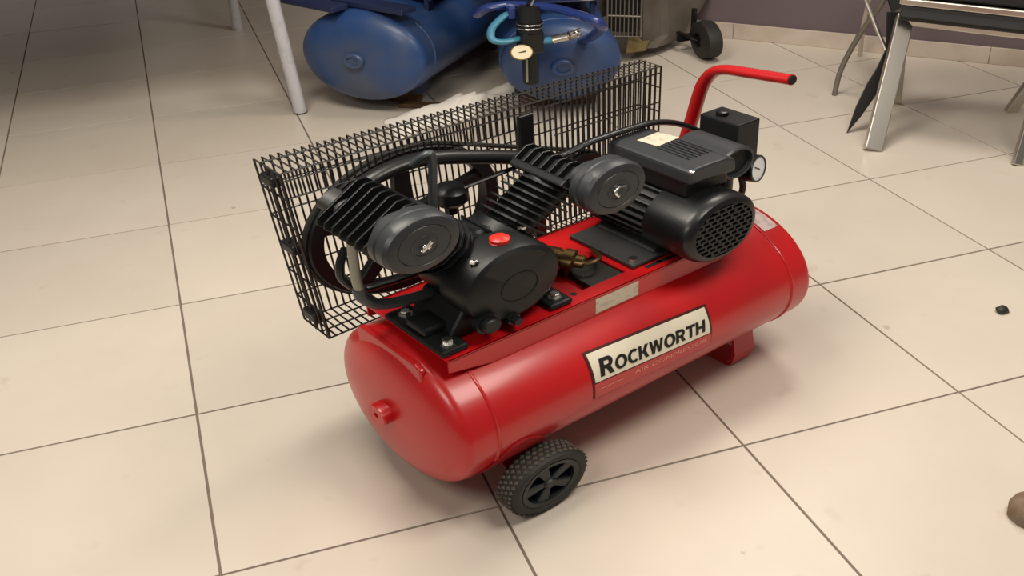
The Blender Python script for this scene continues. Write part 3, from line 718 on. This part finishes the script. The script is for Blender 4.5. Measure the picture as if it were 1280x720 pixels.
MB().tube(spline([(-.04,.0,Z(.385)),(-.11,-.01,Z(.382)),(-.155,.0,Z(.395)),(-.145,.03,Z(.43)),(-.09,.05,Z(.465)),(-.06,.05,Z(.475))]), .0165, 12).build('air_hose', M['cyan'], rg)
MB().box((-.075,.03,Z(.455)), (-.045,.07,Z(.50))).build('hose_block', M['blue_bright'], rg, smooth=False, bevel=.004)
MB().tube([(.0,.0,Z(.505)), (.02,.02,Z(.52))], .016, 10).build('support_pipe', M['black'], rg)

# ------------------------------------------------------------------ brown machine on wheels by the wall
bm_ = empty('wheeled_machine', (2.45,3.0,0))
tag(bm_, 'brown-grey sheet metal machine on a black wheel in front of the mauve wall', 'machine')
MO = Vector((2.45,3.0,0))
def mo(x, y, z): return Vector((x, y, z)) - MO
MB().prism([mo(2.29,2.845,.055), mo(2.37,2.86,.045), mo(2.585,2.975,.145), mo(2.70,3.03,.26), mo(2.74,3.05,.80), mo(2.28,2.84,.80)], (.10,.05,0)).build('body', M['brown'], bm_, zk=1, smooth=False, bevel=.006)
MB().prism([mo(2.10,2.94,.20), mo(2.60,3.02,.30), mo(2.60,3.02,.80), mo(2.10,2.94,.80)], (.10,.13,0)).build('rear_panel', M['brown'], bm_, zk=1, smooth=False)
MB().prism([mo(2.20,2.84,.045), mo(2.30,2.835,.045), mo(2.32,2.84,.085), mo(2.22,2.86,.120)], (.05,.06,0)).build('base_flange', M['yellow'], bm_, zk=1, smooth=False, bevel=.004)
fr = MB().tube([mo(2.115,2.87,.135), mo(2.265,2.815,.125), mo(2.265,2.815,.60), mo(2.115,2.87,.60)], .006, 8, closed=True).build('guard_frame', M['steel_dull'], bm_, zk=1)
for k in range(1, 8):
    q = k/8; MB().tube([mo(2.115+.15*q,2.87-.055*q,.135-.01*q), mo(2.115+.15*q,2.87-.055*q,.60)], .0032, 6).build('guard_bar', M['steel_dull'], fr, zk=1)
for z in (.22, .32, .42, .52): MB().tube([mo(2.115,2.87,z+.01), mo(2.265,2.815,z)], .0045, 6).build('guard_bar', M['steel_dull'], fr, zk=1)
MB().prism([mo(2.125,2.885,.15), mo(2.262,2.835,.14), mo(2.262,2.835,.60), mo(2.125,2.885,.60)], (.02,.05,0)).build('guard_back', M['recess'], bm_, zk=1, smooth=False)
MB().box(mo(2.585,2.90,.06), mo(2.605,2.92,.20)).build('strut', M['black'], bm_, zk=1, smooth=False)
MB().box(mo(2.50,2.875,.055), mo(2.62,2.90,.085)).build('cross_bar', M['black'], bm_, zk=1, smooth=False)
wc = mo(2.54,2.765,.135); wa = (.93,-.10,0)
wl = MB().lathe(wc, wa, [(0,.05),(0,.095),(.012,.128),(.045,.135),(.078,.128),(.090,.095),(.090,.05)], 36, closed=True).build('wheel', M['rubber'], bm_, angle=50)
MB().lathe(wc, wa, [(.012,0),(.012,.02),(.020,.055),(.07,.055),(.078,.02),(.084,0)], 24).build('wheel_hub', M['wheel'], wl, angle=40)
MB().cyl(wc + Vector((.01,0,0)), wc + Vector((-.02,.16,0)), .012, 12).build('axle', M['black'], bm_)

# ------------------------------------------------------------------ table with the white leg
tbl = empty('work_table', (.619,2.776,0))
tag(tbl, 'table standing on a round white steel leg left of the blue tank', 'table')
MB().cyl((0,0,.004), (-.10,-.02,.86), .0285, 24).build('leg', M['leg_white'], tbl, zk=1)
MB().lathe((0,0,0), (0,0,1), [(0,0),(0,.029),(.006,.030),(.008,0)], 24).build('foot_cap', M['alu'], tbl, zk=1)
for (x, y) in ((-2.3,0.1), (-2.3,1.55), (-.10,1.55)):
    MB().cyl((x,y,.0), (x,y,.86), .0285, 20).build('leg', M['leg_white'], tbl, zk=1)
MB().box((-2.5,-.14,.86), (.08,1.75,.90)).build('table_top', M['table'], tbl, zk=1, smooth=False, bevel=.004)

# ------------------------------------------------------------------ crumpled cloth on the floor
nx, ny = 36, 12; vs = []; fs = []
from mathutils import noise as mnoise
for i in range(nx+1):
    for j in range(ny+1):
        u, v_ = i/nx, j/ny
        bx = .93 + .80*u; by = 2.40 + .30*u + (v_-.5)*.26*(1 - .3*u)
        n = mnoise.noise(Vector((u*6, v_*3, 1.7))); n2 = mnoise.noise(Vector((u*15, v_*7, 4.1)))
        rim = min(1, 5*min(u, 1-u, v_*.8, (1-v_)*.8))
        z = .005 + rim*max(0, .030 + .026*n + .016*n2 + .020*math.sin(u*13 + v_*4))
        vs.append((bx + .03*n2, by + .03*n, z))
for i in range(nx):
    for j in range(ny):
        a = i*(ny+1)+j; fs.append((a, a+ny+1, a+ny+2, a+1))
cl = MB().add(vs, fs).build('cloth', M['cloth'], zk=1, angle=80)
sm = cl.modifiers.new('solid', 'SOLIDIFY'); sm.thickness = .004
tag(cl, 'crumpled white cloth lying on the floor behind the wire cage', 'cloth')

# ------------------------------------------------------------------ chairs at the right
ch = empty('chrome_chair', (2.95,1.50,0))
tag(ch, 'chrome-framed chair with black padded seat at the right edge', 'chair', 'chrome chairs by the wall')
CO = Vector((2.95,1.50,0))
def cv(x, y, z): return Vector((x,y,z)) - CO
zt = .42
TL, TR = (2.795,1.642), (3.05,1.24)
def flat_bar(name, p, q, wdt, thk, side, m, parent, bev=.004):
    p, q = Vector(p), Vector(q); a = (q-p); s = Vector(side); s = (s - a.normalized()*s.dot(a.normalized())).normalized(); t = a.cross(s)
    return MB().obox((p+q)/2, (a, s, t), (a.length/2, wdt/2, thk/2)).build(name, m, parent, zk=1, smooth=False, bevel=bev)
flat_bar('leg', cv(2.572,1.424,0.0), cv(2.805,1.638,zt+.012), .066, .034, (.95,-.3,0), M['chrome'], ch)
flat_bar('leg', cv(2.971,1.825,0.0), cv(2.845,1.70,zt-.01), .046, .028, (.95,-.3,0), M['chrome'], ch)
flat_bar('leg', cv(2.950,1.103,0.0), cv(3.12,1.22,zt+.012), .034, .026, (.95,-.3,0), M['chrome'], ch)
flat_bar('leg', cv(3.324,1.561,0.0), cv(3.40,1.40,zt-.01), .046, .028, (.95,-.3,0), M['chrome'], ch)
flat_bar('seat_rail', cv(2.795,1.642,zt), cv(3.14,1.19,zt), .034, .030, (0,0,1), M['chrome'], ch)
flat_bar('seat_rail', cv(2.845,1.70,zt-.01), cv(3.40,1.40,zt-.01), .020, .018, (0,0,1), M['chrome'], ch)
seat = MB().prism([cv(2.735,1.585,zt+.030), cv(3.08,1.13,zt+.030), cv(3.44,1.45,zt+.030), cv(2.99,1.86,zt+.030)], (0,0,.048)).build('seat', M['vinyl'], ch, zk=1, smooth=False, bevel=.010)
MB().prism([cv(2.755,1.605,zt+.010), cv(3.10,1.15,zt+.010), cv(3.42,1.45,zt+.010), cv(2.99,1.84,zt+.010)], (0,0,.021)).build('seat_pan', M['leather'], ch, zk=1, smooth=False, bevel=.006)
flat_bar('trim_bar', cv(2.725,1.572,zt+.094), cv(3.07,1.115,zt+.094), .024, .016, (0,0,1), M['chrome'], ch)
flat_bar('trim_bar', cv(2.725,1.572,zt+.094), cv(2.985,1.86,zt+.094), .024, .016, (0,0,1), M['chrome'], ch)
MB().prism([cv(2.735,1.585,zt+.106), cv(3.08,1.13,zt+.106), cv(3.44,1.45,zt+.106), cv(2.99,1.86,zt+.106)], (0,0,.05)).build('upper_cushion', M['leather'], ch, zk=1, smooth=False, bevel=.012)

c2 = empty('sled_chair', (2.80,1.95,0))
tag(c2, 'chair with curved tubular legs and pointed black back behind the chrome chair', 'chair', 'chrome chairs by the wall')
CO = Vector((2.80,1.95,0))
MB().tube(spline([cv(2.814,2.028,0.0), cv(2.83,2.03,.10), cv(2.855,2.01,.20), cv(2.875,1.96,.31), cv(2.885,1.90,.40), cv(2.885,1.86,.47)]), .0115, 12).build('leg', M['steel_dull'], c2, zk=1)
MB().tube(spline([cv(3.249,2.463,0.0), cv(3.22,2.43,.15), cv(3.16,2.33,.33), cv(3.10,2.24,.47)]), .0115, 12).build('leg', M['chrome'], c2, zk=1)
MB().tube(spline([cv(2.775,1.86,.47), cv(2.78,1.856,.45), cv(2.800,1.78,.34), cv(2.812,1.727,.27), cv(2.800,1.705,.25), cv(2.734,1.675,.215)]), .0085, 10).build('back_tube', M['chrome'], c2, zk=1)
pts = [cv(2.591, 1.616, 0.0), cv(2.635, 1.638, 0.099), cv(2.684, 1.652, 0.182), cv(2.72, 1.658, 0.23), cv(2.762, 1.671, 0.301), cv(2.776, 1.715, 0.435), cv(2.858, 1.687, 0.432), cv(2.813, 1.66, 0.319), cv(2.771, 1.632, 0.205), cv(2.729, 1.628, 0.157), cv(2.65, 1.619, 0.06)]
MB().prism(pts, (.012,.016,-.004)).build('back_panel', M['leather'], c2, zk=1, smooth=False, bevel=.002)
MB().prism([cv(2.86,1.79,.40), cv(3.06,2.02,.40), cv(3.13,2.26,.45), cv(2.88,1.87,.46)], (.03,-.03,.03)).build('seat', M['leather'], c2, zk=1, smooth=False, bevel=.006)

# ------------------------------------------------------------------ shoe tip at the right edge, pebble, specks
sh = empty('shoe', (1.586,-.410,0), math.atan2(-.42,.90))
tag(sh, 'brown suede shoe toe entering at the lower right edge', 'shoe')
def shoe_ring(x, w_, h_, z0, n=16):
    return [Vector((x, w_*math.cos(2*math.pi*k/n), z0 + h_*max(-.35, math.sin(2*math.pi*k/n)))) for k in range(n)]
secs = [(0,.008,.008,.016),(.008,.028,.020,.018),(.025,.042,.030,.020),(.06,.052,.038,.022),(.10,.055,.045,.022),(.15,.046,.062,.022),(.20,.040,.080,.022),(.25,.038,.085,.022),(.28,.030,.08,.022),(.29,.01,.04,.022)]
vs = []; fs = []
for s_ in secs: vs += shoe_ring(*s_)
for i in range(len(secs)-1):
    for k in range(16): fs.append([i*16+k, i*16+(k+1)%16, (i+1)*16+(k+1)%16, (i+1)*16+k])
fs += [list(range(16))[::-1], list(range((len(secs)-1)*16, len(secs)*16))]
MB().add(vs, fs).build('upper', M['shoe'], sh, zk=1, angle=70)
MB().prism([(x, w_*sg, 0) for sg in (1,-1) for x, w_ in ([(0,.006),(.012,.030),(.03,.043),(.06,.053),(.10,.056),(.15,.046),(.22,.040),(.28,.032)] if sg > 0 else [(.28,.032),(.22,.040),(.15,.046),(.10,.056),(.06,.053),(.03,.043),(.012,.030),(0,.006)])], (0,0,.016)).build('sole', M['shoe'], sh, zk=1, smooth=False, bevel=.003)

def lump(name, loc, size, m, seed, label, cat):
    import bmesh
    bmn = bmesh.new(); bmesh.ops.create_icosphere(bmn, subdivisions=2, radius=1)
    for v in bmn.verts:
        k = 1 + .35*mnoise.noise(v.co*1.3 + Vector((seed,0,0)))
        v.co = Vector((v.co.x*size[0]*k, v.co.y*size[1]*k, max(v.co.z*k, -.6)*size[2]))
    zmin = min(v.co.z for v in bmn.verts)
    for v in bmn.verts: v.co.z -= zmin
    me = bpy.data.meshes.new(name); bmn.to_mesh(me); bmn.free(); me.materials.append(m)
    for p in me.polygons: p.use_smooth = True
    o = bpy.data.objects.new(name, me); col.objects.link(o); o.location = loc
    return tag(o, label, cat)
lump('pebble', (2.168,.275,.0004), (.019,.015,.012), M['pebble'], 3.1, 'small black crumb lying alone on the tiles at the right', 'pebble')
